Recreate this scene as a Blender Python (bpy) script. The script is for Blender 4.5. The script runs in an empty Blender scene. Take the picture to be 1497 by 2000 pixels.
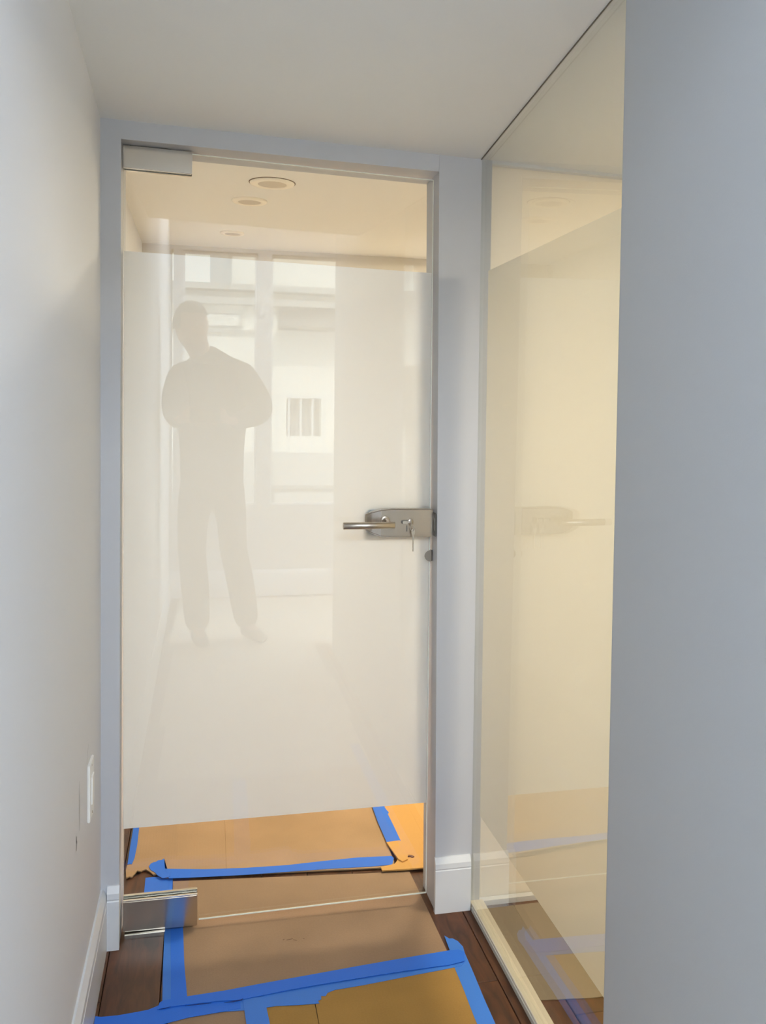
import bpy, bmesh, math, random
from mathutils import Vector, Matrix
random.seed(7)
S = bpy.context.scene
COL = S.collection

# ------------------------------------------------------------ camera
cam_d = bpy.data.cameras.new('camera'); cam = bpy.data.objects.new('camera', cam_d); COL.objects.link(cam)
Rr = Vector((0.9714143, -0.23687192, 0.0156826)).normalized()
Fw = Vector((0.23735196, 0.97032527, -0.04618357)).normalized()
Up = Rr.cross(Fw).normalized(); Rr = Fw.cross(Up)
M = Matrix((Rr, Up, -Fw)).transposed().to_4x4(); M.translation = Vector((0.2418, -2.3874, 1.3178))
cam.matrix_world = M
FPX = 1844.36
cam_d.sensor_fit = 'VERTICAL'; cam_d.sensor_height = 24.0; cam_d.sensor_width = 24.0*1497/2000
cam_d.lens = FPX/2000*24.0
cam_d.shift_x = (748.5-850.0)/2000.0
cam_d.shift_y = (900.0-1000.0)/2000.0
cam_d.clip_start = 0.02; cam_d.clip_end = 200
S.camera = cam

# ------------------------------------------------------------ world, sun, lamps, exposure
S.view_settings.view_transform = 'Standard'; S.view_settings.look = 'None'
S.view_settings.gamma = 1.0; S.view_settings.use_curve_mapping = False
S.view_settings.exposure = 0.08
S.cycles.max_bounces = 16; S.cycles.diffuse_bounces = 9; S.cycles.glossy_bounces = 6
S.cycles.transmission_bounces = 8; S.cycles.transparent_max_bounces = 24
S.cycles.caustics_reflective = False; S.cycles.caustics_refractive = False
S.cycles.sample_clamp_indirect = 6.0
S.cycles.use_denoising = True
W = bpy.data.worlds.new('overcast'); S.world = W; W.use_nodes = True
bg = W.node_tree.nodes['Background']; bg.inputs[0].default_value = (0.86, 0.93, 1.0, 1); bg.inputs[1].default_value = 6.2

def lamp_area(name, loc, rot, sx, sy, power, color):
    d = bpy.data.lights.new(name, 'AREA'); d.shape = 'RECTANGLE'; d.size = sx; d.size_y = sy
    d.energy = power; d.color = color
    o = bpy.data.objects.new(name, d); COL.objects.link(o); o.location = loc; o.rotation_euler = rot
    return o
sun = bpy.data.lights.new('sun', 'SUN'); sun.energy = 5.5; sun.angle = 0.03; sun.color = (1, .97, .92)
so = bpy.data.objects.new('sun', sun); COL.objects.link(so); so.rotation_euler = (math.radians(-48), math.radians(14), 0)
COOL = (0.80, 0.90, 1.0); WARM = (1.0, 0.70, 0.36)
# two fill lights added in the unseen front room: at its bay and overhead
lamp_area('bay_fill_light', (2.75, -4.36, 1.55), (math.radians(90), 0, 0), 2.4, 1.7, 150, COOL)
lamp_area('overhead_fill_light', (0.62, -3.55, 2.735), (0, 0, 0), 1.1, 1.0, 88, (0.86, 0.93, 1.0))
# tungsten ceiling lamps of the two rooms behind the glass
lamp_area('inner_room_lamp', (1.35, 1.30, 2.06), (0, 0, 0), 0.30, 0.30, 40, (1.0, 0.86, 0.66))
lamp_area('side_room_lamp', (2.1, -0.75, 1.90), (0, 0, 0), 0.5, 0.5, 43, (1.0, 0.82, 0.57))

lamp_area('panel_fill_lamp', (2.3, 0.75, 2.06), (0, 0, 0), 0.30, 0.30, 24, (1.0, 0.82, 0.56))  # fill lamp added behind the frosted panel to brighten it

# ------------------------------------------------------------ materials
def srgb(c):
    return tuple((x/255/12.92 if x/255 <= .04045 else ((x/255+.055)/1.055)**2.4) for x in c)
MATS = {}
def mat(name, rgb, rough=.5, metal=0, bump=0, scale=40, var=0, spec=.5, stretch=(1,1,1), lin=False):
    if name in MATS: return MATS[name]
    m = bpy.data.materials.new(name); m.use_nodes = True; nt = m.node_tree; p = nt.nodes['Principled BSDF']
    c = rgb if lin else srgb(rgb)
    p.inputs['Base Color'].default_value = (*c, 1); p.inputs['Roughness'].default_value = rough
    p.inputs['Metallic'].default_value = metal; p.inputs['Specular IOR Level'].default_value = spec
    tc = nt.nodes.new('ShaderNodeTexCoord'); mp = nt.nodes.new('ShaderNodeMapping'); mp.inputs['Scale'].default_value = stretch
    nz = nt.nodes.new('ShaderNodeTexNoise'); nz.inputs['Scale'].default_value = scale; nz.inputs['Detail'].default_value = 5
    nt.links.new(tc.outputs['Object'], mp.inputs[0]); nt.links.new(mp.outputs[0], nz.inputs['Vector'])
    if var:
        mx = nt.nodes.new('ShaderNodeMix'); mx.data_type = 'RGBA'
        mx.inputs[6].default_value = (*[x*(1-var) for x in c], 1); mx.inputs[7].default_value = (*[min(1, x*(1+var)) for x in c], 1)
        nt.links.new(nz.outputs['Fac'], mx.inputs[0]); nt.links.new(mx.outputs[2], p.inputs['Base Color'])
    if bump:
        b = nt.nodes.new('ShaderNodeBump'); b.inputs['Strength'].default_value = bump; b.inputs['Distance'].default_value = .001
        nt.links.new(nz.outputs['Fac'], b.inputs['Height']); nt.links.new(b.outputs[0], p.inputs['Normal'])
    MATS[name] = m; return m

def cardboard(name, rgb, ang=0.0):
    m = mat(name, rgb, .8, 0, .15, 260, .10, .2)
    nt = m.node_tree; p = nt.nodes['Principled BSDF']
    tc = nt.nodes['Texture Coordinate']; wv = nt.nodes.new('ShaderNodeTexWave'); wv.inputs['Scale'].default_value = 38
    wv.inputs['Distortion'].default_value = .6
    mp = nt.nodes.new('ShaderNodeMapping'); mp.inputs['Rotation'].default_value = (0, 0, ang)
    nt.links.new(tc.outputs['Object'], mp.inputs[0]); nt.links.new(mp.outputs[0], wv.inputs['Vector'])
    b2 = nt.nodes.new('ShaderNodeBump'); b2.inputs['Strength'].default_value = .10; b2.inputs['Distance'].default_value = .0006
    nt.links.new(wv.outputs['Fac'], b2.inputs['Height']); nt.links.new(nt.nodes['Bump'].outputs[0], b2.inputs['Normal'])
    nt.links.new(b2.outputs[0], p.inputs['Normal'])
    big = nt.nodes.new('ShaderNodeTexNoise'); big.inputs['Scale'].default_value = 5
    nt.links.new(tc.outputs['Object'], big.inputs['Vector'])
    hs = nt.nodes.new('ShaderNodeMix'); hs.data_type = 'RGBA'; hs.blend_type = 'MULTIPLY'; hs.inputs[0].default_value = .35
    nt.links.new(nt.nodes['Mix'].outputs[2], hs.inputs[6]); nt.links.new(big.outputs['Fac'], hs.inputs[7])
    nt.links.new(hs.outputs[2], p.inputs['Base Color'])
    return m

def wood_mat(name, dark, light):
    m = bpy.data.materials.new(name); m.use_nodes = True; nt = m.node_tree; p = nt.nodes['Principled BSDF']
    tc = nt.nodes.new('ShaderNodeTexCoord'); mp = nt.nodes.new('ShaderNodeMapping'); mp.inputs['Scale'].default_value = (34, 6, 10)
    oi = nt.nodes.new('ShaderNodeObjectInfo'); ad = nt.nodes.new('ShaderNodeVectorMath'); ad.operation = 'ADD'
    nt.links.new(tc.outputs['Object'], mp.inputs[0]); nt.links.new(mp.outputs[0], ad.inputs[0])
    cx = nt.nodes.new('ShaderNodeMath'); cx.operation = 'MULTIPLY'; cx.inputs[1].default_value = 40
    nt.links.new(oi.outputs['Random'], cx.inputs[0]); nt.links.new(cx.outputs[0], ad.inputs[1])
    nz = nt.nodes.new('ShaderNodeTexNoise'); nz.inputs['Scale'].default_value = 1.0; nz.inputs['Detail'].default_value = 8; nz.inputs['Distortion'].default_value = 1.2
    nt.links.new(ad.outputs[0], nz.inputs['Vector'])
    cr = nt.nodes.new('ShaderNodeValToRGB'); cr.color_ramp.elements[0].position = .32; cr.color_ramp.elements[1].position = .72
    cr.color_ramp.elements[0].color = (*srgb(dark), 1); cr.color_ramp.elements[1].color = (*srgb(light), 1)
    nt.links.new(nz.outputs['Fac'], cr.inputs[0]); nt.links.new(cr.outputs[0], p.inputs['Base Color'])
    p.inputs['Roughness'].default_value = .42; p.inputs['Specular IOR Level'].default_value = .35
    b = nt.nodes.new('ShaderNodeBump'); b.inputs['Strength'].default_value = .2; b.inputs['Distance'].default_value = .0008
    nt.links.new(nz.outputs['Fac'], b.inputs['Height']); nt.links.new(b.outputs[0], p.inputs['Normal'])
    MATS[name] = m; return m

def glass_mat(name, tint, ior=1.5):
    m = bpy.data.materials.new(name); m.use_nodes = True; nt = m.node_tree; nt.nodes.clear()
    out = nt.nodes.new('ShaderNodeOutputMaterial'); mix = nt.nodes.new('ShaderNodeMixShader')
    tr = nt.nodes.new('ShaderNodeBsdfTransparent'); tr.inputs[0].default_value = (*tint, 1)
    gl = nt.nodes.new('ShaderNodeBsdfGlossy'); gl.inputs['Roughness'].default_value = 0.0
    geo = nt.nodes.new('ShaderNodeNewGeometry'); fr = nt.nodes.new('ShaderNodeFresnel')
    # same reflectance entering and leaving the pane
    ma = nt.nodes.new('ShaderNodeMix'); ma.data_type = 'FLOAT'; ma.inputs[2].default_value = ior; ma.inputs[3].default_value = 1/ior
    nt.links.new(geo.outputs['Backfacing'], ma.inputs[0]); nt.links.new(ma.outputs[0], fr.inputs['IOR'])
    nt.links.new(fr.outputs[0], mix.inputs[0]); nt.links.new(tr.outputs[0], mix.inputs[1]); nt.links.new(gl.outputs[0], mix.inputs[2])
    nt.links.new(mix.outputs[0], out.inputs[0]); MATS[name] = m; return m

def film_mat(name, front, back, trans):
    m = bpy.data.materials.new(name); m.use_nodes = True; nt = m.node_tree; nt.nodes.clear()
    out = nt.nodes.new('ShaderNodeOutputMaterial'); mix = nt.nodes.new('ShaderNodeMixShader'); mix.inputs[0].default_value = trans
    df = nt.nodes.new('ShaderNodeBsdfDiffuse'); df.inputs[0].default_value = (*front, 1)
    tl = nt.nodes.new('ShaderNodeBsdfTranslucent'); tl.inputs[0].default_value = (*back, 1)
    nt.links.new(df.outputs[0], mix.inputs[1]); nt.links.new(tl.outputs[0], mix.inputs[2]); nt.links.new(mix.outputs[0], out.inputs[0])
    MATS[name] = m; return m

PAINT = mat('wall_paint', (221, 223, 228), .6, 0, .12, 320, .008, .3)
SPINE = mat('door_frame_paint', (196, 199, 206), .5, 0, .06, 300, .006, .35)
CEILP = mat('ceiling_paint', (228, 230, 232), .8, 0, .12, 220, .01, .2)
TRIM = mat('trim_paint', (216, 220, 226), .32, 0, 0, 40, 0, .5)
STEEL = mat('brushed_steel', (184, 174, 162), .26, 1, .05, 60, .05, .5, (1, 1, 30))
STEELD = mat('dark_steel', (110, 108, 104), .35, 1, 0, 60, .05)
STEELL = mat('steel_edge', (215, 212, 205), .2, 1)
BLACK = mat('dark_gap', (28, 26, 24), .7)
CARD = cardboard('cardboard_front', (162, 134, 108), 0)
CARDB = cardboard('cardboard_warm_lit', (184, 151, 116), 0)  # lighter copy of the front cardboard, warm room light put into its colour
CARDG = cardboard('cardboard_golden', (168, 130, 70), 0)
TAPE = mat('blue_tape', (40, 108, 214), .6, 0, .35, 500, .06, .3)
TAPEL = mat('blue_tape_light', (60, 120, 208), .6, 0, .35, 500, .06, .3)
WOOD = wood_mat('walnut_floor', (52, 28, 15), (94, 56, 32))
GLASS = glass_mat('clear_glass', (.965, .985, .975))
FILM = film_mat('frosted_film', (.82, .89, 1.0), (.87, .86, .87), .5)
FILMS = film_mat('frosted_film_side', (.80, .78, .73), (.70, .67, .59), .6)
PANEL = film_mat('frosted_panel', (.8, .8, .77), (.92, .9, .85), .7)
EDGE = mat('lit_glass_edge', (232, 240, 232), .25, 0, 0, 40, 0, .8)
WHITEP = mat('white_plastic', (238, 238, 236), .3)
SKIN = mat('skin', (190, 140, 115), .5, 0, .05, 120, .05)
CLOTH = mat('grey_jacket', (58, 60, 64), .9, 0, .3, 180, .1, .1)
TROUS = mat('grey_trousers', (72, 70, 68), .9, 0, .3, 180, .1, .1)
HAIR = mat('dark_hair', (40, 34, 30), .7, 0, .5, 200, .2)
SHOE = mat('dark_shoe', (44, 40, 38), .5)
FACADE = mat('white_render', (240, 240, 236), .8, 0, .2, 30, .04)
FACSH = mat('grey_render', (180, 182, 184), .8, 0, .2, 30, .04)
CORR = mat('pale_blue_cladding', (190, 206, 220), .6)
RECESS = mat('outdoor_grey', (128, 128, 130), .7)
TERR = mat('terrace_tile', (212, 206, 198), .6, 0, .1, 30, .05)
LAMPW = mat('downlight_white', (246, 240, 226), .35)
LAMPI = mat('downlight_reflector', (196, 186, 170), .3)

# ------------------------------------------------------------ helpers
def link(name, me, m=None, parent=None, smooth=False):
    o = bpy.data.objects.new(name, me); COL.objects.link(o)
    if m: me.materials.append(m)
    if smooth:
        for p in me.polygons: p.use_smooth = True
    if parent: o.parent = parent
    return o
def frombm(name, bm, m=None, parent=None, smooth=False):
    bmesh.ops.recalc_face_normals(bm, faces=bm.faces)
    me = bpy.data.meshes.new(name); bm.to_mesh(me); bm.free()
    return link(name, me, m, parent, smooth)
def add_hexa(bm, c8):
    """c8: bottom four (ccw from above) then top four"""
    v = [bm.verts.new(c) for c in c8]
    for f in ((3,2,1,0),(4,5,6,7),(0,1,5,4),(1,2,6,5),(2,3,7,6),(3,0,4,7)): bm.faces.new([v[i] for i in f])
    return v
def add_box(bm, lo, hi):
    x0,y0,z0 = lo; x1,y1,z1 = hi
    return add_hexa(bm, [(x0,y0,z0),(x1,y0,z0),(x1,y1,z0),(x0,y1,z0),(x0,y0,z1),(x1,y0,z1),(x1,y1,z1),(x0,y1,z1)])
def bev(bm, w, seg=2):
    bmesh.ops.bevel(bm, geom=bm.edges[:], offset=w, segments=seg, affect='EDGES', clamp_overlap=True)
def box(name, lo, hi, m, parent=None, b=0, seg=2):
    bm = bmesh.new(); add_box(bm, lo, hi)
    if b: bev(bm, b, seg)
    return frombm(name, bm, m, parent)
def hexa(name, c8, m, parent=None, b=0):
    bm = bmesh.new(); add_hexa(bm, c8)
    if b: bev(bm, b)
    return frombm(name, bm, m, parent)
def prism(name, pts, z0, z1, m, parent=None, zf=None):
    bm = bmesh.new()
    lo = [bm.verts.new((x, y, z0)) for x, y in pts]; hi = [bm.verts.new((x, y, (zf(x, y) if zf else z1))) for x, y in pts]
    bm.faces.new(lo[::-1]); bm.faces.new(hi); n = len(pts)
    for i in range(n): bm.faces.new((lo[i], lo[(i+1) % n], hi[(i+1) % n], hi[i]))
    bmesh.ops.triangulate(bm, faces=[f for f in bm.faces if len(f.verts) > 4])
    return frombm(name, bm, m, parent)
def lathe(name, prof, m, parent=None, seg=40, axis='Z', loc=(0,0,0), smooth=True):
    bm = bmesh.new(); rings = []
    for r, h in prof:
        ring = []
        for i in range(seg):
            a = 2*math.pi*i/seg; c, s = math.cos(a)*r, math.sin(a)*r
            p = (c, s, h) if axis == 'Z' else ((h, c, s) if axis == 'X' else (c, h, s))
            ring.append(bm.verts.new((p[0]+loc[0], p[1]+loc[1], p[2]+loc[2])))
        rings.append(ring)
    for a, b in zip(rings, rings[1:]):
        for i in range(seg): bm.faces.new((a[i], a[(i+1) % seg], b[(i+1) % seg], b[i]))
    for ring in (rings[0], rings[-1]):
        bm.faces.new(ring)
    o = frombm(name, bm, m, parent)
    if smooth:
        for p in o.data.polygons: p.use_smooth = len(p.vertices) == 4
    return o
def tube(name, pts, r, m, parent=None, seg=10):
    cu = bpy.data.curves.new(name, 'CURVE'); cu.dimensions = '3D'; cu.bevel_depth = r; cu.bevel_resolution = 3; cu.use_fill_caps = True
    sp = cu.splines.new('POLY'); sp.points.add(len(pts)-1)
    for q, p in zip(sp.points, pts): q.co = (*p, 1)
    o = bpy.data.objects.new(name, cu); dg = bpy.context.evaluated_depsgraph_get()
    COL.objects.link(o); dg.update(); me = bpy.data.meshes.new_from_object(o.evaluated_get(dg)); bpy.data.objects.remove(o)
    me.name = name
    return link(name, me, m, parent, True)
def empty(name, loc=(0,0,0)):
    o = bpy.data.objects.new(name, None); COL.objects.link(o); o.location = loc; o.empty_display_size = .1
    return o
def thing(name, label, cat, loc=(0,0,0), group=None):
    o = empty(name, loc); return tag(o, label, cat, group)
def tag(o, label, cat, group=None):
    o['label'] = label; o['category'] = cat
    if group: o['group'] = group
    return o
def struct(o, label=None, cat=None):
    o['kind'] = 'structure'
    if label: o['label'] = label
    if cat: o['category'] = cat
    return o
def under(parent, *objs):
    """parent objects whose meshes are in world coordinates to an empty that stands at its base"""
    for o in objs:
        o.parent = parent; o.location = o.location - parent.location
    return objs

# ceiling plane of the low soffit: rises towards the front room
def zc(x, y): return 2.011 - 0.0245*x - 0.0876*y

# ------------------------------------------------------------ room shell
wl = struct(box('wall_left', (-0.20, -4.60, -0.02), (0, 0.0, 2.84), PAINT), 'long pale grey wall on the left of the passage', 'wall')
# fine plaster crack below the outlet plate
cr = bmesh.new()
path = [(-0.405, .575), (-0.407, .55), (-0.4045, .53), (-0.408, .505), (-0.4055, .49), (-0.4075, .474)]
def ribbon(bm, path, w, x):
    vs = []
    for i, (y, z) in enumerate(path):
        ww = w*(.35+.65*math.sin(math.pi*(i+.5)/len(path)))
        vs.append((bm.verts.new((x, y-ww, z)), bm.verts.new((x, y+ww, z))))
    for a, b in zip(vs, vs[1:]): bm.faces.new((a[0], a[1], b[1], b[0]))
ribbon(cr, path, .0016, .0006); ribbon(cr, [(-0.452, .482), (-0.455, .475), (-0.449, .467), (-0.457, .455)], .005, .0006)
ribbon(cr, [(-0.256, .600), (-0.270, .585), (-0.285, .566)], .0012, .0006)
crk = frombm('plaster_crack', cr, mat('crack_grey', (120, 122, 124), .8), wl); crk['label'] = 'thin grey hairline crack'

# back wall around the glass door
T = .14
lp = hexa('wall_back_left', [(-.02,0,0),(.0425,0,0),(.0425,T,0),(-.06,T,0),(-.02,0,2.02),(.0465,0,2.02),(.0465,T,2.02),(-.06,T,2.02)], SPINE)
rp = hexa('wall_back_right', [(.8455,0,0),(.968,0,0),(.968,T,0),(.8455,T,0),(.8245,0,2.02),(.967,0,2.02),(.967,T,2.02),(.8245,T,2.02)], SPINE)
hd = hexa('wall_back_top', [(.046,0,1.9655),(.8246,0,1.948),(.8246,T,1.948),(.046,T,1.9655),(.046,0,2.03),(.8246,0,2.03),(.8246,T,2.03),(.046,T,2.03)], SPINE)
struct(lp, 'narrow blue-grey painted post left of the door', 'wall'); struct(rp, 'wide blue-grey painted post right of the door', 'wall'); struct(hd, 'blue-grey painted header above the door', 'wall')

# low ceiling over the passage and the side room (a thick soffit)
def ceil_slab(name, x0, x1, y0, y1, top, m):
    return hexa(name, [(x0,y0,zc(x0,y0)),(x1,y0,zc(x1,y0)),(x1,y1,zc(x1,y1)),(x0,y1,zc(x0,y1)),(x0,y0,top),(x1,y0,top),(x1,y1,top),(x0,y1,top)], m)
struct(ceil_slab('ceiling', -.01, 3.3, -1.90, .002, 2.84, CEILP), 'low off-white ceiling over the passage', 'ceiling')
struct(box('ceiling_front_room', (-.01, -4.60, 2.74), (4.4, -1.90, 2.84), CEILP), 'high white ceiling of the front room', 'ceiling')
struct(box('ceiling_inner_room', (-.25, .0, 2.08), (3.4, 2.3, 2.20), mat('ceiling_inner', (236, 236, 232), .8, 0, .1, 220, .01, .2)), 'cream ceiling seen above the frosted film', 'ceiling')
# right-hand wall of the passage, ahead of the glass partition
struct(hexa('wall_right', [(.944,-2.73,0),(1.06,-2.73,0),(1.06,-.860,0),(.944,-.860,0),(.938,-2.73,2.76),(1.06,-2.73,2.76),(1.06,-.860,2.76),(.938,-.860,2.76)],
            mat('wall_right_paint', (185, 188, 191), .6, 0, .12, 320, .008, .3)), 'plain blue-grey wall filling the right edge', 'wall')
struct(box('wall_front_room', (1.06, -2.73, 0), (4.4, -2.63, 2.76), PAINT), 'white wall turning away into the front room', 'wall')
struct(box('wall_front_room_side', (4.4, -4.6, 0), (4.5, -2.63, 2.84), PAINT), 'side wall of the front room', 'wall')
struct(box('wall_side_room', (1.06, -1.95, 0), (3.3, -1.85, 2.10), PAINT), 'near wall of the side room', 'wall')
struct(box('wall_side_room_end', (3.3, -1.95, 0), (3.4, 2.3, 2.12), PAINT), 'end wall of the side room', 'wall')
struct(box('wall_inner_far', (-.25, 2.10, 0), (3.3, 2.2, 2.12), mat('wall_inner', (212, 206, 194), .7, 0, .1, 220, .01, .2)), 'beige far wall beyond the door', 'wall')
struct(box('wall_inner_left', (-.25, .14, 0), (-.035, 2.10, 2.09), PAINT), 'left wall beyond the door', 'wall')
struct(box('baseboard_inner_left', (-.035, .14, .0), (-.008, 2.10, .14), TRIM, None, .003), 'cream baseboard beyond the door', 'baseboard')

# floor: dark walnut planks
fl = struct(box('floor', (-.25, -4.60, -.06), (4.4, 2.25, -.014), BLACK), 'dark walnut plank floor', 'floor')
pw = .128
def plank(x, y0, y1):
    bm = bmesh.new(); add_box(bm, (0, 0, -.014), (pw-.0018, y1-y0-.002, 0)); bev(bm, .0012, 1)
    o = frombm('plank', bm, WOOD, fl); o.location = (x, y0, 0); return o
for i in range(-2, 9):
    x = .0225 + i*pw
    y = -4.55 + (i*.37) % .9
    ys = [-4.58]
    while y < 2.1: ys.append(y); y += .95
    ys.append(2.1)
    for a, b in zip(ys, ys[1:]):
        if b-a > .03: plank(x, a, b)
flr = box('floor_boards_side', (1.15, -4.58, -.014), (4.38, 2.2, 0), WOOD, fl)

# baseboards: a flat board with a stepped moulded cap
def baseboard(name, a, b, nrm, h, t, m=TRIM, lab=None, parent=None):
    """runs from a to b (x,y) with outward direction nrm"""
    prof = [(0, 0), (t, 0), (t, h*.775), (t*.9, h*.79), (t*.9, h*.80), (t*.98, h*.815), (t*.9, h*.90), (t*.45, h*.975), (t*.3, h), (0, h)]
    bm = bmesh.new(); A = [bm.verts.new((a[0]+nrm[0]*d, a[1]+nrm[1]*d, z)) for d, z in prof]; B = [bm.verts.new((b[0]+nrm[0]*d, b[1]+nrm[1]*d, z)) for d, z in prof]
    bm.faces.new(A); bm.faces.new(B[::-1]); n = len(prof)
    for i in range(n): bm.faces.new((A[i], B[i], B[(i+1) % n], A[(i+1) % n]))
    o = frombm(name, bm, m)
    if parent: o.parent = parent
    return struct(o, lab, 'baseboard')
baseboard('baseboard_left', (0, -4.43), (0, -.001), (1, 0), .150, .015, lab='white moulded baseboard along the left wall')
baseboard('baseboard_back_left', (.015, 0), (.0435, 0), (0, -1), .157, .015, lab='short white baseboard stub left of the door')
baseboard('baseboard_back_right', (.8415, 0), (.9395, 0), (0, -1), .148, .015, lab='white baseboard block at the foot of the right post')

# ------------------------------------------------------------ side glass partition
gp = thing('glass_partition', 'floor-to-ceiling glass partition with yellowish frosted film, right of the door', 'partition', (.945, -.43, 0))
g1 = hexa('glass_pane', [(.944,-.862,.020),(.954,-.862,.020),(.954,-.003,.020),(.944,-.003,.020),(.938,-.862,zc(.94,-.862)+.001),(.948,-.862,zc(.94,-.862)+.001),(.948,-.003,zc(.94,0)+.001),(.938,-.003,zc(.94,0)+.001)], GLASS)
def gx(z): return .944-.006*z/2
def filmquad(name, pts, m, t=.0004):
    bm = bmesh.new(); v = [bm.verts.new(p) for p in pts]; bm.faces.new(v)
    return frombm(name, bm, m)
f1 = filmquad('frosted_film', [(gx(.27)+.0108,-.862,.265),(gx(.27)+.0108,-.040,.267),(gx(1.69)+.0108,-.040,1.696),(gx(1.69)+.0108,-.862,1.689)], FILMS)
f1['label'] = 'translucent frosted film band'
sil = box('sill', (.9425, -.862, 0), (.978, 0, .020), mat('sill_beige', (222, 214, 196), .5), None, .0015, 1); sil['label'] = 'beige sill strip on the floor'
slp = box('silicone_joint', (.9405, -.862, .0), (.9425, -.02, .012), mat('silicone', (208, 208, 200), .4))
gs = hexa('gasket', [(.9360,-.862,zc(.94,-.862)-.002),(.9380,-.862,zc(.94,-.862)-.002),(.9380,-.002,zc(.94,0)-.002),(.9360,-.002,zc(.94,0)-.002),(.9360,-.862,zc(.94,-.862)+.002),(.9380,-.862,zc(.94,-.862)+.002),(.9380,-.002,zc(.94,0)+.002),(.9360,-.002,zc(.94,0)+.002)], mat('gasket_grey', (96, 92, 84), .6))
gs['label'] = 'thin dark gasket line'
under(gp, g1, f1, sil, slp, gs)

# lit frosted panel that continues the back wall behind the partition
bp = thing('backlit_panel', 'glowing cream frosted panel seen through the side glass', 'partition', (2.1, .03, 0))
p1 = box('frosted_pane', (.968, .020, .014), (3.29, .026, 1.979), PANEL)
p2 = box('bottom_rail', (.968, 0, 0), (3.29, .05, .014), TRIM)
p3 = hexa('top_rail', [(.967,0,1.9785),(3.29,0,1.9215),(3.29,.06,1.9215),(.967,.06,1.9785),(.967,0,2.04),(3.29,0,2.04),(3.29,.06,2.04),(.967,.06,2.04)], CEILP)
under(bp, p1, p2, p3)

# ------------------------------------------------------------ glass door
gd = thing('glass_door', 'frameless frosted glass door with steel fittings in the white opening', 'door', (.44, .056, 0))
GY0, GY1 = .050, .061
pane = hexa('glass_pane', [(.0475,GY0,.018),(.8325,GY0,.027),(.8325,GY1,.027),(.0475,GY1,.018),(.0475,GY0,1.9610),(.8225,GY0,1.938),(.8225,GY1,1.938),(.0475,GY1,1.9610)], GLASS)
flm = filmquad('frosted_film', [(.0475,GY1+.0006,.2695),(.8315,GY1+.0006,.272),(.8235,GY1+.0006,1.698),(.0475,GY1+.0006,1.7125)], FILM)
flm['label'] = 'wide band of milky frosted film'
et = hexa('bright_edge_strip', [(.210,GY0-.0006,1.9545),(.8215,GY0-.0006,1.9365),(.8215,GY0+.002,1.9365),(.210,GY0+.002,1.9545),(.210,GY0-.0006,1.957),(.8215,GY0-.0006,1.939),(.8215,GY0+.002,1.939),(.210,GY0+.002,1.957)], EDGE)  # pale strips paint the light piped to the pane's edges
eb = hexa('bright_edge_strip', [(.233,GY0-.0006,.0200),(.8325,GY0-.0006,.0262),(.8325,GY0+.002,.0262),(.233,GY0+.002,.0200),(.233,GY0-.0006,.0228),(.8325,GY0-.0006,.0290),(.8325,GY0+.002,.0290),(.233,GY0+.002,.0228)], EDGE)
er = hexa('bright_edge_strip', [(.8308,GY0-.0006,.027),(.8328,GY0-.0006,.027),(.8328,GY0+.002,.027),(.8308,GY0+.002,.027),(.8209,GY0-.0006,1.938),(.8229,GY0-.0006,1.938),(.8229,GY0+.002,1.938),(.8209,GY0+.002,1.938)], EDGE)
under(gd, pane, flm, et, eb, er)
# upper patch fitting: front and back clamp plates around the pane
PATCH = mat('satin_steel', (214, 208, 198), .17, 1, .04, 60, .05, .5, (1, 1, 30))
def patch(x0, x1, z0l, z0r, z1l, z1r, y0, nm, lab):
    e = empty(nm)
    fp = hexa('cover_plate', [(x0,y0,z0l),(x1,y0,z0r),(x1,GY0,z0r),(x0,GY0,z0l),(x0,y0,z1l),(x1,y0,z1r),(x1,GY0,z1r),(x0,GY0,z1l)], PATCH, None, .0016)
    bk = hexa('cover_plate', [(x0,GY1+.001,z0l),(x1,GY1+.001,z0r),(x1,GY1+.014,z0r),(x0,GY1+.014,z0l),(x0,GY1+.001,z1l),(x1,GY1+.001,z1r),(x1,GY1+.014,z1r),(x0,GY1+.014,z1l)], PATCH, None, .0016)
    e['label'] = lab
    e.parent = gd; e.location = Vector(((x0+x1)/2, .056, z0l))-gd.location
    for o in (fp, bk): o.parent = e; o.location = -Vector(((x0+x1)/2, .056, z0l))
    return e
pt = patch(.0475, .209, 1.9085, 1.9045, 1.9625, 1.9595, .040, 'upper_patch_fitting', 'brushed steel corner fitting at the top')
pb = patch(.0475, .229, .014, .010, .0905, .0905, .040, 'lower_patch_fitting', 'brushed steel corner fitting at the bottom')
# the bottom fitting's lit upper lips
lip = box('top_lip', (.0475, .0405, .0905), (.229, .0485, .0935), STEELL, None, .0008); lip2 = box('top_lip', (.0475, GY1+.003, .0905), (.229, GY1+.013, .0945), STEELL, None, .0008)
for o in (lip, lip2): o.parent = pb; o.location = -Vector((.13825, .056, .014))
piv = box('floor_pivot_plate', (.052, .030, 0), (.150, .078, .0105), STEELL, None, .001); piv['label'] = 'pale steel pivot plate on the floor'
tpv = box('top_pivot', (.062, .044, 1.960), (.16, .068, 1.9655), STEELD, None, .001)
under(gd, piv, tpv)

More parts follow.
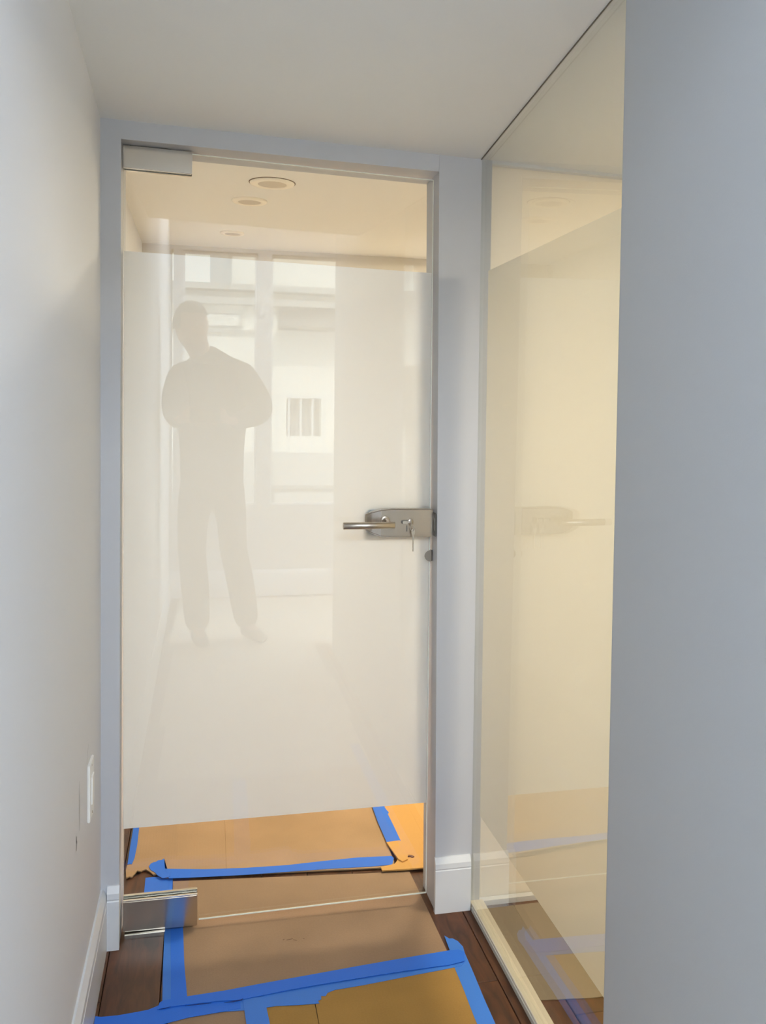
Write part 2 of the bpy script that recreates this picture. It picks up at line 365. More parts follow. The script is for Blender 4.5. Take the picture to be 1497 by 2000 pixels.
# ------------------------------------------------------------ lock with lever handle
lk = empty('lock_case'); lk.parent = gd; lk.location = Vector((.75, .03, 1.04))-gd.location; lk['label'] = 'rounded brushed steel lock case'
def lpar(*objs):
    for o in objs: o.parent = lk; o.location = -Vector((.75, .03, 1.04))
def lock_body(name, ya, yb, m):
    # outline in x,z; the left end narrows and slopes back like a wedge
    out = [(.6515, 1.020), (.666, 1.0115), (.690, 1.0035), (.720, 1.0015), (.826, 1.0015), (.8305, 1.005), (.8305, 1.0725), (.826, 1.076), (.720, 1.0775), (.690, 1.0755), (.666, 1.0685), (.6515, 1.0615)]
    bm = bmesh.new()
    def yf(x):
        t = max(0, min(1, (.690-x)/.0385)); return ya+(yb-ya)*.55*t**1.4
    A = [bm.verts.new((x, yf(x), z)) for x, z in out]; B = [bm.verts.new((x, yb, z)) for x, z in out]
    n = len(out)
    # front in strips so the slope is clean
    for i in range(5):
        bm.faces.new((A[i], A[i+1], A[10-i], A[11-i]))
    bm.faces.new(B)
    for i in range(n): bm.faces.new((A[i], B[i], B[(i+1) % n], A[(i+1) % n]))
    ed = [e for e in bm.edges if (e.verts[0] in A and e.verts[1] in A) and len(e.link_faces) == 2 and abs(A.index(e.verts[0])-A.index(e.verts[1])) in (1, 11)]
    bmesh.ops.bevel(bm, geom=ed, offset=.0035, segments=3, affect='EDGES', clamp_overlap=True)
    return frombm(name, bm, m)
lb = lock_body('case', .026, GY0, STEEL)
bb = box('back_case', (.66, GY1+.001, 1.004), (.829, GY1+.02, 1.075), STEEL, None, .004)
rc = box('latch_box', (.8306, .004, 1.004), (.8352, .058, 1.066), STEELD, None, .002)
ls = box('latch_slot', (.8300, .014, 1.018), (.8308, .022, 1.052), STEELL, None, .0005)
ro = lathe('rosette', [(.0001, .0), (.010, 0), (.0115, -.001), (.0115, -.0035), (.0095, -.0045), (.0001, -.0045)], STEEL, None, 28, 'Y', (.7005, .0265, 1.0475))
lev = tube('lever_neck', [(.7005, .024, 1.0475), (.7025, .006, 1.046), (.7045, -.012, 1.040)], .0065, STEEL)
hdl = lathe('lever_handle', [(.0001, .5845), (.0082, .5845), (.0092, .5855), (.0092, .7165), (.0082, .7175), (.0001, .7175)], STEEL, None, 24, 'X', (0, -.018, 1.0385))
# euro cylinder lying on its side: oval plug and keyway
def oval(name, x0, x1, zc_, r, y0, y1, m):
    bm = bmesh.new(); pts = []
    for i in range(9): a = math.pi/2+math.pi*i/8; pts.append((x0+r*math.cos(a), zc_+r*math.sin(a)))
    for i in range(9): a = -math.pi/2+math.pi*i/8; pts.append((x1+r*.95*math.cos(a), zc_+r*.95*math.sin(a)))
    A = [bm.verts.new((x, y0, z)) for x, z in pts]; B = [bm.verts.new((x, y1, z)) for x, z in pts]
    bm.faces.new(A); bm.faces.new(B[::-1])
    for i in range(len(pts)): bm.faces.new((A[i], A[(i+1) % len(pts)], B[(i+1) % len(pts)], B[i]))
    return frombm(name, bm, m)
kh = oval('keyhole_recess', .7475, .764, 1.0425, .0048, .0245, .0262, STEELD)
kc = oval('cylinder_plug', .7505, .7625, 1.0415, .0036, .0225, .0258, STEELL)
pl = lathe('cylinder_face', [(.0001, 0), (.0078, 0), (.0078, -.003), (.0068, -.004), (.0001, -.004)], STEEL, None, 24, 'Y', (.768, .0262, 1.0425))
slt = box('key_slot', (.7575, .0250, 1.017), (.7600, .0262, 1.033), STEELD)
lpar(lb, bb, rc, ls, ro, lev, hdl, kh, kc, pl, slt)
# keys: one in the plug, one hanging from the ring
ky = thing('key', 'small steel key turned in the lock cylinder', 'key', (.771, .016, 1.0405))
kb = bmesh.new(); add_box(kb, (.7665, .010, 1.0320), (.7690, .0215, 1.0500)); bev(kb, .0008, 1); kbo = frombm('bow', kb, STEELL)
ks = box('shank', (.7668, .0205, 1.039), (.7685, .0235, 1.044), STEELL, None, .0003, 1)
under(ky, kbo, ks)
def torus(name, c, R, r, nrm, m, seg=28):
    pts = []; n = Vector(nrm).normalized(); a = n.orthogonal().normalized(); b = n.cross(a)
    for i in range(seg+1):
        t = 2*math.pi*i/seg; pts.append(tuple(Vector(c)+a*R*math.cos(t)+b*R*math.sin(t)))
    return tube(name, pts, r, m)
kr = tag(torus('key_ring', (.7705, .0125, 1.0275), .0078, .0007, (.8, .55, .1), STEELL), 'thin wire ring linking the two keys', 'key ring')
k2 = thing('key', 'slim steel key hanging straight down from the ring', 'key', (.773, .012, .965))
bm = bmesh.new()
o2 = [(-.0042, .0585), (-.0048, .050), (-.003, .0445), (-.0016, .043), (-.0018, .003), (0, 0), (.0018, .003), (.0018, .043), (.003, .0445), (.0048, .050), (.0042, .0585), (0, .0605)]
A = [bm.verts.new((x, -.001, z)) for x, z in o2]; B = [bm.verts.new((x, .001, z)) for x, z in o2]
bm.faces.new(A); bm.faces.new(B[::-1])
for i in range(len(o2)): bm.faces.new((A[i], A[(i+1) % len(o2)], B[(i+1) % len(o2)], B[i]))
k2b = frombm('blade', bm, STEELL); k2b.parent = k2; k2b.location = (0, 0, 0)
# half-round finger notch plate at the edge of the pane
bm = bmesh.new(); pts = [(.8310, .0155*math.sin(a)+.9480, .8310-.0175*math.cos(a)) for a in [(-math.pi/2+math.pi*i/16) for i in range(17)]]
A = [bm.verts.new((p[2], GY0-.0015, p[1])) for p in pts]; B = [bm.verts.new((p[2], GY0-.0002, p[1])) for p in pts]
bm.faces.new(A); bm.faces.new(B[::-1])
for i in range(len(pts)): bm.faces.new((A[i], A[(i+1) % len(pts)], B[(i+1) % len(pts)], B[i]))
nt_ = frombm('edge_notch', bm, mat('notch_grey', (150, 142, 130), .4)); nt_['label'] = 'half-round grey notch below the lock'
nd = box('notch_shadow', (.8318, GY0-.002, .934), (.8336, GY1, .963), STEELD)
under(gd, nt_, nd)

# ------------------------------------------------------------ outlet plate on the left wall
op = thing('outlet_plate', 'white wall plate low on the left wall near the corner', 'outlet', (0, -.235, .49))
a1 = box('plate', (0, -.272, .430), (.0055, -.197, .556), WHITEP, None, .0018)
a2 = box('insert', (.0055, -.2515, .462), (.0085, -.2175, .524), WHITEP, None, .001)
a3 = lathe('screw', [(.0001, 0), (.0028, 0), (.0028, .0009), (.0001, .0012)], STEELL, None, 12, 'X', (.0055, -.2345, .545))
a4 = lathe('screw', [(.0001, 0), (.0028, 0), (.0028, .0009), (.0001, .0012)], STEELL, None, 12, 'X', (.0055, -.2345, .441))
under(op, a1, a2, a3, a4)

# ------------------------------------------------------------ inner room downlight, plus two reflected rings built as fittings
def downlight(x, y, r, label):
    t = thing('downlight', label, 'ceiling light', (x, y, 2.08), 'round ceiling downlights')
    lathe('trim_ring', [(r*.62, .002), (r*.62, -.004), (r*.66, -.007), (r*.95, -.0065), (r, -.003), (r, .001)], LAMPW, t, 48)
    lathe('reflector', [(.0001, -.0005), (r*.5, -.001), (r*.615, -.0050), (r*.64, -.0055)], LAMPI, t, 40)
    if r > .07: lathe('rim_shade_ring', [(r*1.0, .0), (r*1.0, -.0015), (r*1.045, -.0012), (r*1.045, .0)], mat('rim_shadow', (120, 100, 76), .6), t, 48)  # dark ring paints the shadow edge round the largest downlight
    return t
downlight(.455, .80, .073, 'largest round downlight, nearest above the glass door')
downlight(.395, 1.09, .062, 'middle round downlight, a reflection built as a ring beyond the glass door')
downlight(.352, 1.72, .050, 'smallest round downlight, a reflection built as a ring farthest beyond the glass door')

# ------------------------------------------------------------ cardboard floor protection
def sheet(name, pts, z0, th, m, label, cat='cardboard', grp='cardboard sheets on the floor'):
    return tag(prism(name, pts, z0, z0+th, m), label, cat, grp)
def crease_on(parent, pts, z, w=.0016):
    bm = bmesh.new(); vs = []
    for i, (x, y) in enumerate(pts):
        vs.append([bm.verts.new((x-w, y, z)), bm.verts.new((x, y, z+.0011)), bm.verts.new((x+w, y, z))])
    for a, b in zip(vs, vs[1:]):
        bm.faces.new((a[0], a[1], b[1], b[0])); bm.faces.new((a[1], a[2], b[2], b[1]))
    o = frombm('crease', bm, parent.data.materials[0], parent); return o
s1 = sheet('cardboard_sheet', [(.161,.306),(.824,.225),(.8275,0),(.829,-.204),(.60,-.232),(.208,-.249),(.19,.0),(.17,.083)], .0005, .0025, CARD, 'tan cardboard sheet lying across the doorway under the door')
for (x, y, l, a) in ((.455, -.060, .016, .2), (.468, -.066, .01, -.5), (.49, -.063, .004, 0), (.44, -.058, .005, .6)):
    bm = bmesh.new(); c, q = math.cos(a)*l/2, math.sin(a)*l/2
    add_hexa(bm, [(x-c, y-q-.0008, .003), (x+c, y+q-.0008, .003), (x+c, y+q+.0008, .003), (x-c, y-q+.0008, .003), (x-c, y-q-.0008, .0034), (x+c, y+q-.0008, .0034), (x+c, y+q+.0008, .0034), (x-c, y-q+.0008, .0034)])
    frombm('scuff', bm, mat('scuff_brown', (96, 66, 46), .8), s1)
back_pts = [(.028,.392),(.030,.43),(.036,.599),(.040,.749),(.045,1.95),(.815,1.95),(.807,.76),(.795,.516),(.791,.29),(.784,.253),(.149,.324),(.128,.330),(.116,.352),(.106,.350),(.095,.371),(.083,.387),(.070,.378),(.060,.383),(.052,.360),(.048,.348),(.040,.352),(.033,.345)]
s2 = sheet('cardboard_sheet', back_pts, .0035, .0035, CARDB, 'large warm tan cardboard sheet beyond the door with torn corner')
crease_on(s2, [(.3115,1.9),(.312,.693),(.3105,.5),(.309,.31)], .0070)
s3 = sheet('cardboard_sheet', [(.792,.442),(.80,.593),(.821,.757),(.83,1.95),(1.25,1.95),(1.2,.232),(.864,.2235),(.809,.2255),(.745,.232),(.745,.252),(.788,.264),(.796,.276),(.803,.292),(.799,.33)], .0072, .004, mat('cardboard_orange', (202, 154, 88), .8, 0, .15, 260, .1, .2), 'golden cardboard sheet beyond the door against the right post')
fp = prism('torn_flap', [(.789,.399),(.832,.403),(.8355,.33),(.830,.2775),(.822,.272),(.812,.266),(.803,.283)], .0113, .0150, s3.data.materials[0], s3)
cp = prism('torn_chip', [(.838,.305),(.848,.302),(.853,.292),(.846,.289),(.842,.295),(.834,.296)], .0112, .014, mat('torn_brown', (112, 74, 40), .8), s3)
s4 = sheet('cardboard_sheet', [(.172,-.295),(.334,-.302),(.338,-.39),(.333,-.95),(.15,-.95)], .0005, .0025, CARD, 'small tan cardboard strip at the bottom, left of the upright tape')
s5 = sheet('cardboard_sheet', [(.372,-.290),(.4865,-.262),(.4872,-.405),(.487,-.95),(.386,-.95)], .0005, .0025, CARDG, 'narrow golden cardboard sheet at the bottom centre beside a fold')
s6 = sheet('cardboard_sheet', [(.4885,-.262),(.834,-.222),(.829,-.489),(.822,-.95),(.489,-.95),(.4885,-.406)], .0005, .0031, CARDG, 'wide golden cardboard sheet at the bottom right inside the tape')
PALE = cardboard('cardboard_pale', (206, 196, 180), 0)
yy = -.955
for k, (dy, x0, x1) in enumerate(((.62, .08, .86), (.66, .06, .88), (.64, .07, .86), (.70, .05, 1.5), (.72, .06, 1.6))):
    o = sheet('cardboard_sheet', [(x0, yy), (x1, yy+.004), (x1, yy-dy), (x0+.01, yy-dy+.003)], .0005, .0025, PALE, 'pale cardboard sheet reflected in the door, %s row behind the viewer' % ('first', 'second', 'third', 'fourth', 'fifth')[k]); yy -= dy+.006

tag(prism('floor_paper', [(.982,-.018),(1.9,-.010),(1.9,-.452),(1.109,-.444),(.988,-.427)], .0005, .0022, mat('paper_greige', (138, 128, 112), .9, 0, .1, 200, .05, .2)), 'grey-beige protection paper on the floor behind the side glass', 'paper')
def tape(pts, z, m, label, th=.0007):
    return tag(prism('tape_strip', pts, z, z+th, m), label, 'tape', 'blue masking tape strips')
tape([(.794,.702),(.839,.710),(.833,.66),(.835,.640),(.839,.617),(.833,.606),(.8345,.52),(.835,.404),(.828,.408),(.820,.402),(.814,.405),(.806,.398),(.791,.395),(.790,.55)], .0115, TAPE, 'short blue tape running away from the door on the right, torn end')
tape([(.794,.712),(.839,.712),(.86,1.9),(.815,1.9)], .0115, TAPE, 'blue tape continuing behind the frosted film on the right')
tape([(.136,.376),(.248,.349),(.36,.334),(.480,.326),(.591,.330),(.691,.331),(.79,.320),(.794,.306),(.791,.296),(.781,.266),(.711,.268),(.60,.279),(.476,.286),(.36,.292),(.248,.303),(.150,.315)], .0074, TAPE, 'long blue tape across the cardboard just beyond the door')
tape([(.091,.398),(.095,.414),(.102,.422),(.110,.424),(.115,.432),(.124,.431),(.132,.440),(.138,.36),(.152,.323),(.133,.318),(.118,.338),(.109,.36),(.098,.374)], .0080, TAPE, 'torn ragged tape end sticking up at the left beyond the door')
tape([(.030,1.9),(.050,1.9),(.046,.701),(.049,.55),(.047,.462),(.042,.424),(.036,.427),(.030,.424),(.029,.564)], .0074, TAPE, 'narrow blue tape along the left wall beyond the door')
tape([(.085,.345),(.160,.342),(.163,.10),(.088,.10)], .0012, TAPE, 'blue tape stub showing behind the lower steel fitting')
tape([(.148,.066),(.158,.072),(.166,.069),(.178,.080),(.176,.0),(.174,-.102),(.179,-.300),(.159,-.300),(.157,-.292),(.152,-.141)], .0032, TAPEL, 'outer upright blue tape left of the cardboard, nearest the dark wood')
tape([(.162,.073),(.170,.080),(.182,.071),(.193,.076),(.196,.0),(.2,-.108),(.211,-.275),(.175,-.285),(.169,-.1)], .0040, TAPE, 'inner upright blue tape left of the cardboard, overlapping its edge')
tape([(.150,-.262),(.158,-.256),(.209,-.252),(.290,-.248),(.362,-.240),(.480,-.229),(.604,-.217),(.720,-.207),(.829,-.199),(.856,-.200),(.868,-.213),(.862,-.232),(.858,-.250),(.82,-.258),(.70,-.260),(.596,-.2655),(.50,-.271),(.429,-.277),(.326,-.290),(.28,-.284),(.171,-.282),(.146,-.286)], .0068, TAPE, 'upper long blue tape crossing the floor in front of the door')
tape([(.151,-.270),(.27,-.275),(.43,-.260),(.622,-.246),(.836,-.240),(.853,-.256),(.846,-.264),(.792,-.270),(.73,-.276),(.666,-.283),(.60,-.290),(.537,-.294),(.520,-.301),(.514,-.312),(.504,-.310),(.503,-.322),(.495,-.327),(.497,-.336),(.45,-.332),(.403,-.325),(.345,-.327),(.291,-.321),(.21,-.322),(.153,-.318)], .0041, TAPEL, 'lower long blue tape with ragged end crossing the floor')
tape([(.839,-.126),(.848,-.142),(.856,-.143),(.866,-.158),(.872,-.185),(.869,-.212),(.867,-.295),(.863,-.40),(.858,-.70),(.85,-1.2),(.812,-1.2),(.819,-.70),(.823,-.45),(.827,-.348),(.829,-.244),(.836,-.19)], .0034, TAPEL, 'blue tape running towards the viewer along the right cardboard edge')
tape([(.0165,-.279),(.03,-.284),(.063,-.286),(.10,-.283),(.127,-.280),(.150,-.268),(.19,-.266),(.215,-.281),(.30,-.284),(.325,-.292),(.325,-.318),(.213,-.326),(.141,-.342),(.06,-.338),(.0165,-.336)], .0046, TAPE, 'blue tape reaching left across the wood to the baseboard')
tape([(.331,-.292),(.345,-.286),(.376,-.289),(.380,-.32),(.384,-.38),(.392,-.9),(.345,-.9),(.336,-.399)], .0056, TAPEL, 'short upright blue tape between the two bottom cardboard sheets')
# dark slivers paint the shade in puckers of the long tapes
upper = [o for o in COL.objects if o.get('label', '').startswith('upper long')][0]
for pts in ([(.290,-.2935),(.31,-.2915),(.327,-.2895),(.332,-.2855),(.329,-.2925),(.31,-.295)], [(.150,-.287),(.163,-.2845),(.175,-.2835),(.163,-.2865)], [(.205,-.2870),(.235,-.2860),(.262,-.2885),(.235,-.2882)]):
    prism('pucker', pts, .0072, .0078, mat('tape_fold_shade', (22, 44, 110), .8), upper)

# ------------------------------------------------------------ front room behind the viewer: window wall
WY = -4.43
ww = struct(empty('wall_window'), 'white window wall of the front room, reflected in the door', 'wall')
SZ, TZ = .66, 2.466
WWP = mat('window_wall_paint', (172, 174, 178), .6, 0, .1, 220, .01, .3)
def wbox(lo, hi, nm='wall_section', m=WWP):
    return box(nm, lo, hi, m, ww)
wbox((-.2, WY-.17, 0), (4.4, WY, SZ)); wbox((-.2, WY-.17, TZ), (4.4, WY, 2.74)); wbox((-.2, WY-.17, SZ), (.012, WY, TZ))
wbox((.027, WY-.17, SZ), (.09, WY, TZ)); wbox((1.42, WY-.17, SZ), (1.55, WY, TZ)); wbox((3.95, WY-.17, SZ), (4.4, WY, TZ))
baseboard('baseboard_window', (4.4, WY), (0, WY), (0, 1), .19, .018, lab='white baseboard below the window')
def window(x0, x1, n, label):
    w = struct(empty('window_%d' % n, ((x0+x1)/2, WY, SZ)), label, 'window')
    f = .014
    fr = bmesh.new()
    for lo, hi in (((x0, WY-.10, SZ), (x0+f, WY-.04, TZ)), ((x1-f, WY-.10, SZ), (x1, WY-.04, TZ)), ((x0+f, WY-.10, SZ), (x1-f, WY-.04, SZ+.012)), ((x0+f, WY-.10, TZ-.012), (x1-f, WY-.04, TZ))): add_box(fr, lo, hi)
    under(w, frombm('window_frame', fr, TRIM), box('window_pane', (x0+f, WY-.075, SZ+.012), (x1-f, WY-.069, TZ-.012), GLASS))
    return w
window(.09, .607, 1, 'narrow left window sash reflected behind the person')
wbox((.607, WY-.17, SZ), (.706, WY, TZ))
window(.706, 1.42, 2, 'right window sash showing the balcony railing')
window(1.55, 3.95, 3, 'wide window bay of the front room')
# glass pane in the narrow sunlit slit beside the window
box('window_slit_pane', (.012, WY-.075, SZ), (.027, WY-.069, TZ), GLASS, ww)

# ------------------------------------------------------------ outside: terrace, balcony and facing house
tr = struct(box('ground', (-6, -14, .20), (9, WY-.17, .34), TERR), 'pale tiled terrace outside the window', 'terrace')
hs = thing('house_facade', 'white rendered house across the terrace, reflected in the door', 'house', (1.5, -9.2, .34))
FY = -9.0
def hb(nm, lo, hi, m): return under(hs, box(nm, lo, hi, m))[0]
hb('wall', (-2.5, -9.6, .34), (1.20, FY, 2.78), FACADE); hb('wall', (1.20, -9.6, .34), (5.5, FY, 1.06), FACADE)
hb('wall', (1.20, -9.6, 1.52), (5.5, FY, 2.78), FACADE); hb('wall', (1.62, -9.6, 1.06), (5.5, FY, 1.52), FACADE)
hb('shutter', (1.2, FY-.28, 1.06), (1.62, FY-.22, 1.52), RECESS)
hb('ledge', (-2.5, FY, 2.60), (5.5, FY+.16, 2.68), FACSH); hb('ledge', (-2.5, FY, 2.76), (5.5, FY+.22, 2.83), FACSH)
hb('cladding', (.30, -9.6, 2.78), (.55, FY-.05, 4.6), CORR); hb('upper_wall', (.55, -9.6, 2.78), (5.5, FY-.02, 4.6), FACADE)
hb('shade_box', (1.10, FY, 2.34), (5.5, FY+.5, 2.40), RECESS)
hb('recess_shade', (1.10, FY, 2.33), (5.5, FY+.03, 2.70), RECESS)  # flat grey panel paints the shade of a balcony recess
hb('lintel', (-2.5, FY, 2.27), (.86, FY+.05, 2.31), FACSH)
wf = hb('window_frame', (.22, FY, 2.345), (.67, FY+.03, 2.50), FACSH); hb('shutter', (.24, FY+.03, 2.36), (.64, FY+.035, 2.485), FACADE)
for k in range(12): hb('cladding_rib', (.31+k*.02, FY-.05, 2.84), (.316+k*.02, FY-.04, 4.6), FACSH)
rl = thing('balcony_railing', 'white metal railing with upright bars outside the window', 'railing', (1.8, -7.6, .34))
def rb(nm, lo, hi, m=TRIM): return under(rl, box(nm, lo, hi, m))[0]
rb('top_rail', (-1.5, -7.62, 1.50), (4.5, -7.57, 1.525)); rb('bottom_rail', (-1.5, -7.62, .88), (4.5, -7.57, .92), FACSH)
b0 = box('baluster', (0, -7.61, .92), (.02, -7.59, 1.50), TRIM)
for k in range(40):
    b = b0 if k == 0 else b0.copy()
    if k: COL.objects.link(b)
    b.parent = rl; b.location = Vector((-1.4+k*.125, 0, 0))-rl.location
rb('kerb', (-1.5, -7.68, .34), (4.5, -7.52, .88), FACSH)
bn = thing('terrace_bench', 'low slatted bench on the terrace outside the window', 'bench', (1.3, -6.3, .34))
under(bn, *[box('slat', (.75, -6.5+k*.09, .62), (1.95, -6.43+k*.09, .65), RECESS) for k in range(5)])
under(bn, *[box('leg', (x, y, .34), (x+.05, y+.05, .62), RECESS) for x in (.8, 1.85) for y in (-6.49, -6.13)])

# ------------------------------------------------------------ the photographer, reflected in the door
def skinmesh(name, V, Ed, m, parent=None, sub=2, root=0):
    me = bpy.data.meshes.new(name); me.from_pydata([v[0] for v in V], Ed, []); me.update()
    o = bpy.data.objects.new(name, me); COL.objects.link(o)
    sk = o.modifiers.new('s', 'SKIN'); sk.use_smooth_shade = True
    ld = me.skin_vertices[0].data
    for i, v in enumerate(V):
        r = v[1] if isinstance(v[1], tuple) else (v[1], v[1]); ld[i].radius = r; ld[i].use_root = (i == root)
    sb = o.modifiers.new('b', 'SUBSURF'); sb.levels = sub
    dg = bpy.context.evaluated_depsgraph_get(); dg.update()
    m2 = bpy.data.meshes.new_from_object(o.evaluated_get(dg)); bpy.data.objects.remove(o)
    m2.name = name; return link(name, m2, m, parent, True)
PX, PY = .285, -3.02
ps = thing('person', 'person in dark jacket and trousers reflected in the glass door, holding a phone', 'person', (PX, PY, .003))
V = []; Ed = []
def nv(p, r, prev=None):
    V.append((Vector(p)-ps.location, r)); 
    if prev is not None: Ed.append((prev, len(V)-1))
    return len(V)-1
# joints
HIP = (PX, PY, .98)
J = dict(pel=(PX, PY, 1.0), sp=(PX, PY+.01, 1.18), ch=(PX-.01, PY+.01, 1.38), nb=(PX-.04, PY+.015, 1.60), nk=(PX-.08, PY+.03, 1.68), h1=(PX-.10, PY+.045, 1.73), h2=(PX-.115, PY+.05, 1.80), h3=(PX-.115, PY+.04, 1.87))
pe = nv(J['pel'], (.13, .10)); a = nv(J['sp'], (.125, .095), pe); c = nv(J['ch'], (.14, .10), a); n1 = nv(J['nb'], .065, c); n2 = nv(J['nk'], .068, n1)
h = nv(J['h1'], (.066, .078), n2); h = nv(J['h2'], (.078, .095), h); h = nv(J['h3'], (.058, .072), h)
LEG = {}
for s, kx, ky, kz, ax, ay, az, tx, ty in ((-1, PX-.11, PY+.02, .53, PX-.075, PY-.03, .09, PX-.05, PY+.13), (1, PX+.12, PY-.03, .54, PX+.21, PY-.08, .09, PX+.26, PY+.03)):
    hj = nv((PX+s*.09, PY, .93), .088, pe); k = nv((kx, ky, kz), .058, hj); q = nv((kx*.5+ax*.5, ky*.5+ay*.5-.02, .36), .052, k); an = nv((ax, ay, az), .036, q); to = nv((tx, ty, .032), .028, an)
PH = Vector((.245, -2.405, 1.312))
for s, ex, ez in ((-1, .085, 1.33), (1, .555, 1.33)):
    sh = nv((PX+s*.185, PY, 1.515), .058, c); el = nv((ex, PY+.20, ez), .040, sh)
    wr = nv((PH.x+s*.125, PH.y-.075, PH.z-.035), (.026, .02), el); pm = nv((PH.x+s*.09, PH.y-.028, PH.z-.01), (.032, .016), wr)
    for f in range(4):
        z = PH.z+.032-f*.022; ln = (.9, 1.0, .95, .8)[f]
        b1 = nv((PH.x+s*.088, PH.y-.008, z), .0085, pm); b2 = nv((PH.x+s*(.082-.03*ln), PH.y-.0145, z), .008, b1); nv((PH.x+s*(.082-.05*ln), PH.y-.014, z-.002), .0072, b2)
    t1 = nv((PH.x+s*.085, PH.y-.044, PH.z+.03), .010, pm); nv((PH.x+s*.055, PH.y-.036, PH.z+.028), .0085, t1)
# shift finger roots so they hold the phone from behind (phone lies at y = PH.y)
body = skinmesh('body', V, Ed, SKIN, ps, 1)
# head: face detail grown as one surface
def headpt(dx, dy, dz):
    ang = math.radians(-38)       # turned towards the right of the room
    hc = Vector(J['h2'])-ps.location
    return hc+Vector((dx*math.cos(ang)-dy*math.sin(ang), dx*math.sin(ang)+dy*math.cos(ang), dz))
bm = bmesh.new(); bmesh.ops.create_uvsphere(bm, u_segments=32, v_segments=24, radius=1)
for v in bm.verts:
    x, y, z = v.co; sx, sy, sz = .082, .104, .130
    jaw = 1-.16*max(0, -z)**1.3
    px, py, pz = x*sx*jaw, y*sy*(1-.12*max(0, -z)), z*sz
    if y > 0:
        py += .022*math.exp(-((px/.011)**2))*math.exp(-(((pz+.014)/.018)**2))         # nose
        py -= .007*math.exp(-(((abs(px)-.030)/.014)**2))*math.exp(-(((pz-.008)/.012)**2))  # eye sockets
        py += .005*math.exp(-((px/.022)**2))*math.exp(-(((pz+.052)/.008)**2))         # lips
        py += .006*math.exp(-((px/.02)**2))*math.exp(-(((pz+.09)/.014)**2))           # chin
    v.co = headpt(px, py, pz)
hd_ = frombm('head', bm, SKIN, ps, True)
for s in (-1, 1):
    bm = bmesh.new(); bmesh.ops.create_uvsphere(bm, u_segments=12, v_segments=8, radius=.0105)
    for v in bm.verts: v.co = headpt(v.co.x+s*.030, v.co.y+.084, v.co.z+.008)
    frombm('eye', bm, mat('eye_white', (230, 228, 222), .3), ps, True)
    bm = bmesh.new(); bmesh.ops.create_uvsphere(bm, u_segments=10, v_segments=6, radius=.005)
    for v in bm.verts: v.co = headpt(v.co.x+s*.030, v.co.y+.091, v.co.z+.008)
    frombm('iris', bm, mat('iris_dark', (40, 30, 24), .3), ps, True)
    bm = bmesh.new(); add_box(bm, (s*.031-.016, .084, .026), (s*.031+.016, .097, .031)); bev(bm, .002, 2)
    for v in bm.verts: v.co = headpt(*v.co)
    frombm('eyebrow', bm, HAIR, ps, True)
    bm = bmesh.new(); bmesh.ops.create_uvsphere(bm, u_segments=12, v_segments=8, radius=1)
    for v in bm.verts: v.co = headpt(v.co.x*.010+s*.084, v.co.y*.018-.004, v.co.z*.032-.006)
    frombm('ear', bm, SKIN, ps, True)
bm = bmesh.new(); bmesh.ops.create_uvsphere(bm, u_segments=16, v_segments=8, radius=1)
for v in bm.verts: v.co = headpt(v.co.x*.024, v.co.y*.008+.090, v.co.z*.007-.054)
frombm('mouth', bm, mat('lips', (160, 96, 84), .5), ps, True)
bm = bmesh.new(); bmesh.ops.create_uvsphere(bm, u_segments=28, v_segments=20, radius=1)
for v in list(bm.verts):
    x, y, z = v.co
    if z < -.25 or (y > .35 and z < .42): bm.verts.remove(v); continue
    k = 1+.02*math.sin(x*23)*math.cos(y*19)
    v.co = headpt(x*.094*k, y*.114*k-.004, z*.142*k+.006)
frombm('hair', bm, HAIR, ps, True)
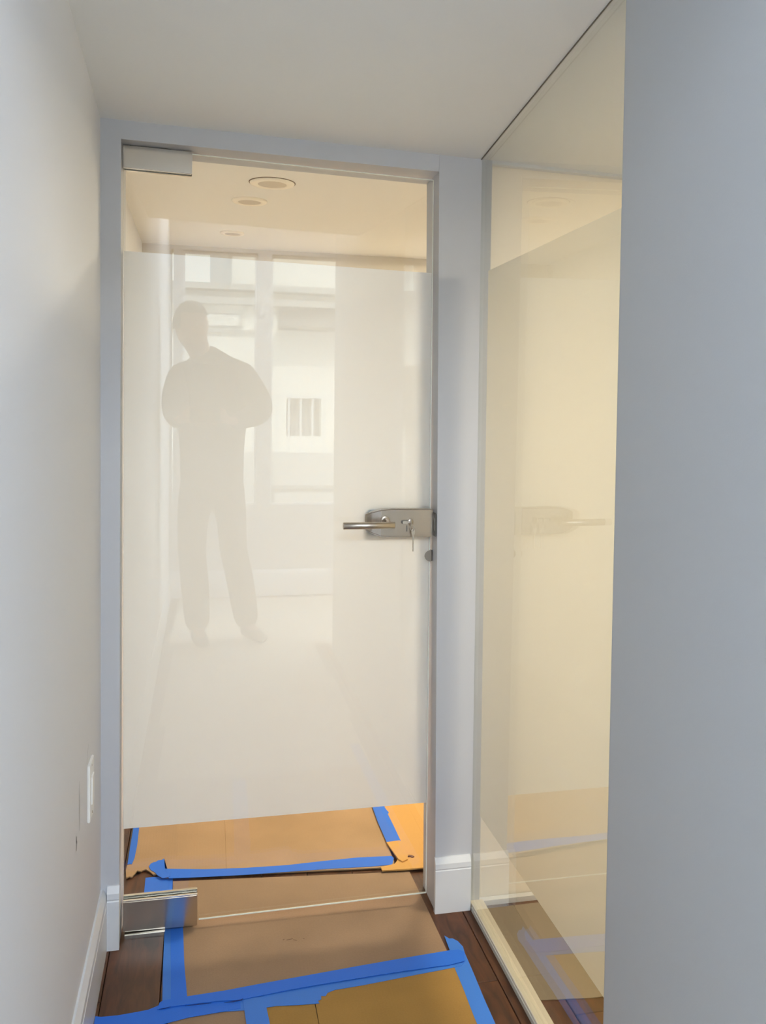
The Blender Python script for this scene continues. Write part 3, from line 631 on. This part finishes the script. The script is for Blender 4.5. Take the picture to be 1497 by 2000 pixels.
# jacket
V = []; Ed = []
b0_ = nv((PX, PY, .83), (.20, .155)); b1_ = nv((PX, PY, 1.02), (.19, .14), b0_); b2_ = nv((PX, PY+.01, 1.22), (.195, .14), b1_); b3_ = nv((PX-.01, PY+.01, 1.42), (.215, .14), b2_); b4_ = nv((PX-.035, PY+.015, 1.585), (.12, .10), b3_)
nv((PX-.075, PY+.022, 1.665), (.080, .078), b4_)
for s, ex, ez in ((-1, .085, 1.33), (1, .555, 1.33)):
    sh = nv((PX+s*.195, PY, 1.53), .088, b3_); el = nv((ex, PY+.20, ez), .078, sh)
    wr = nv((PH.x+s*.14, PH.y-.105, PH.z-.04), .040, el)
skinmesh('jacket', V, Ed, CLOTH, ps, 2)
V = []; Ed = []
pt0 = nv((PX, PY, 1.08), (.15, .115)); pe = nv((PX, PY, .93), (.165, .125), pt0)
for s, kx, ky, kz, ax, ay, az in ((-1, PX-.11, PY+.02, .53, PX-.075, PY-.03, .09), (1, PX+.12, PY-.03, .54, PX+.21, PY-.08, .09)):
    hj = nv((PX+s*.105, PY, .84), .10, pe); k = nv((kx, ky, kz), .082, hj); q = nv((kx*.5+ax*.5, ky*.5+ay*.5-.02, .34), .085, k); nv((ax, ay, .055), .075, q)
skinmesh('trousers', V, Ed, TROUS, ps, 2)
for s, ax, ay, tx, ty in ((-1, PX-.075, PY-.03, PX-.05, PY+.13), (1, PX+.21, PY-.08, PX+.26, PY+.03)):
    V = []; Ed = []; d = (Vector((tx, ty, 0))-Vector((ax, ay, 0))).normalized()
    q = nv((ax-d.x*.05, ay-d.y*.05, .045), (.040, .036)); q = nv((ax, ay, .052), (.045, .046), q); q = nv((ax+d.x*.10, ay+d.y*.10, .04), (.048, .032), q); nv((ax+d.x*.19, ay+d.y*.19, .032), (.042, .024), q)
    skinmesh('shoe', V, Ed, SHOE, ps, 2)
phn = thing('phone', 'dark phone held up in both hands by the reflected person', 'phone', tuple(PH))
pbm = bmesh.new(); add_box(pbm, (-.075, -.004, -.038), (.075, .004, .038)); bev(pbm, .003, 2)
frombm('phone_body', pbm, mat('phone_black', (24, 24, 26), .25), phn)
lathe('camera_lens', [(.0001, .0045), (.006, .0045), (.006, .006), (.0001, .006)], STEELD, phn, 20, 'Y', (0, 0, .006))
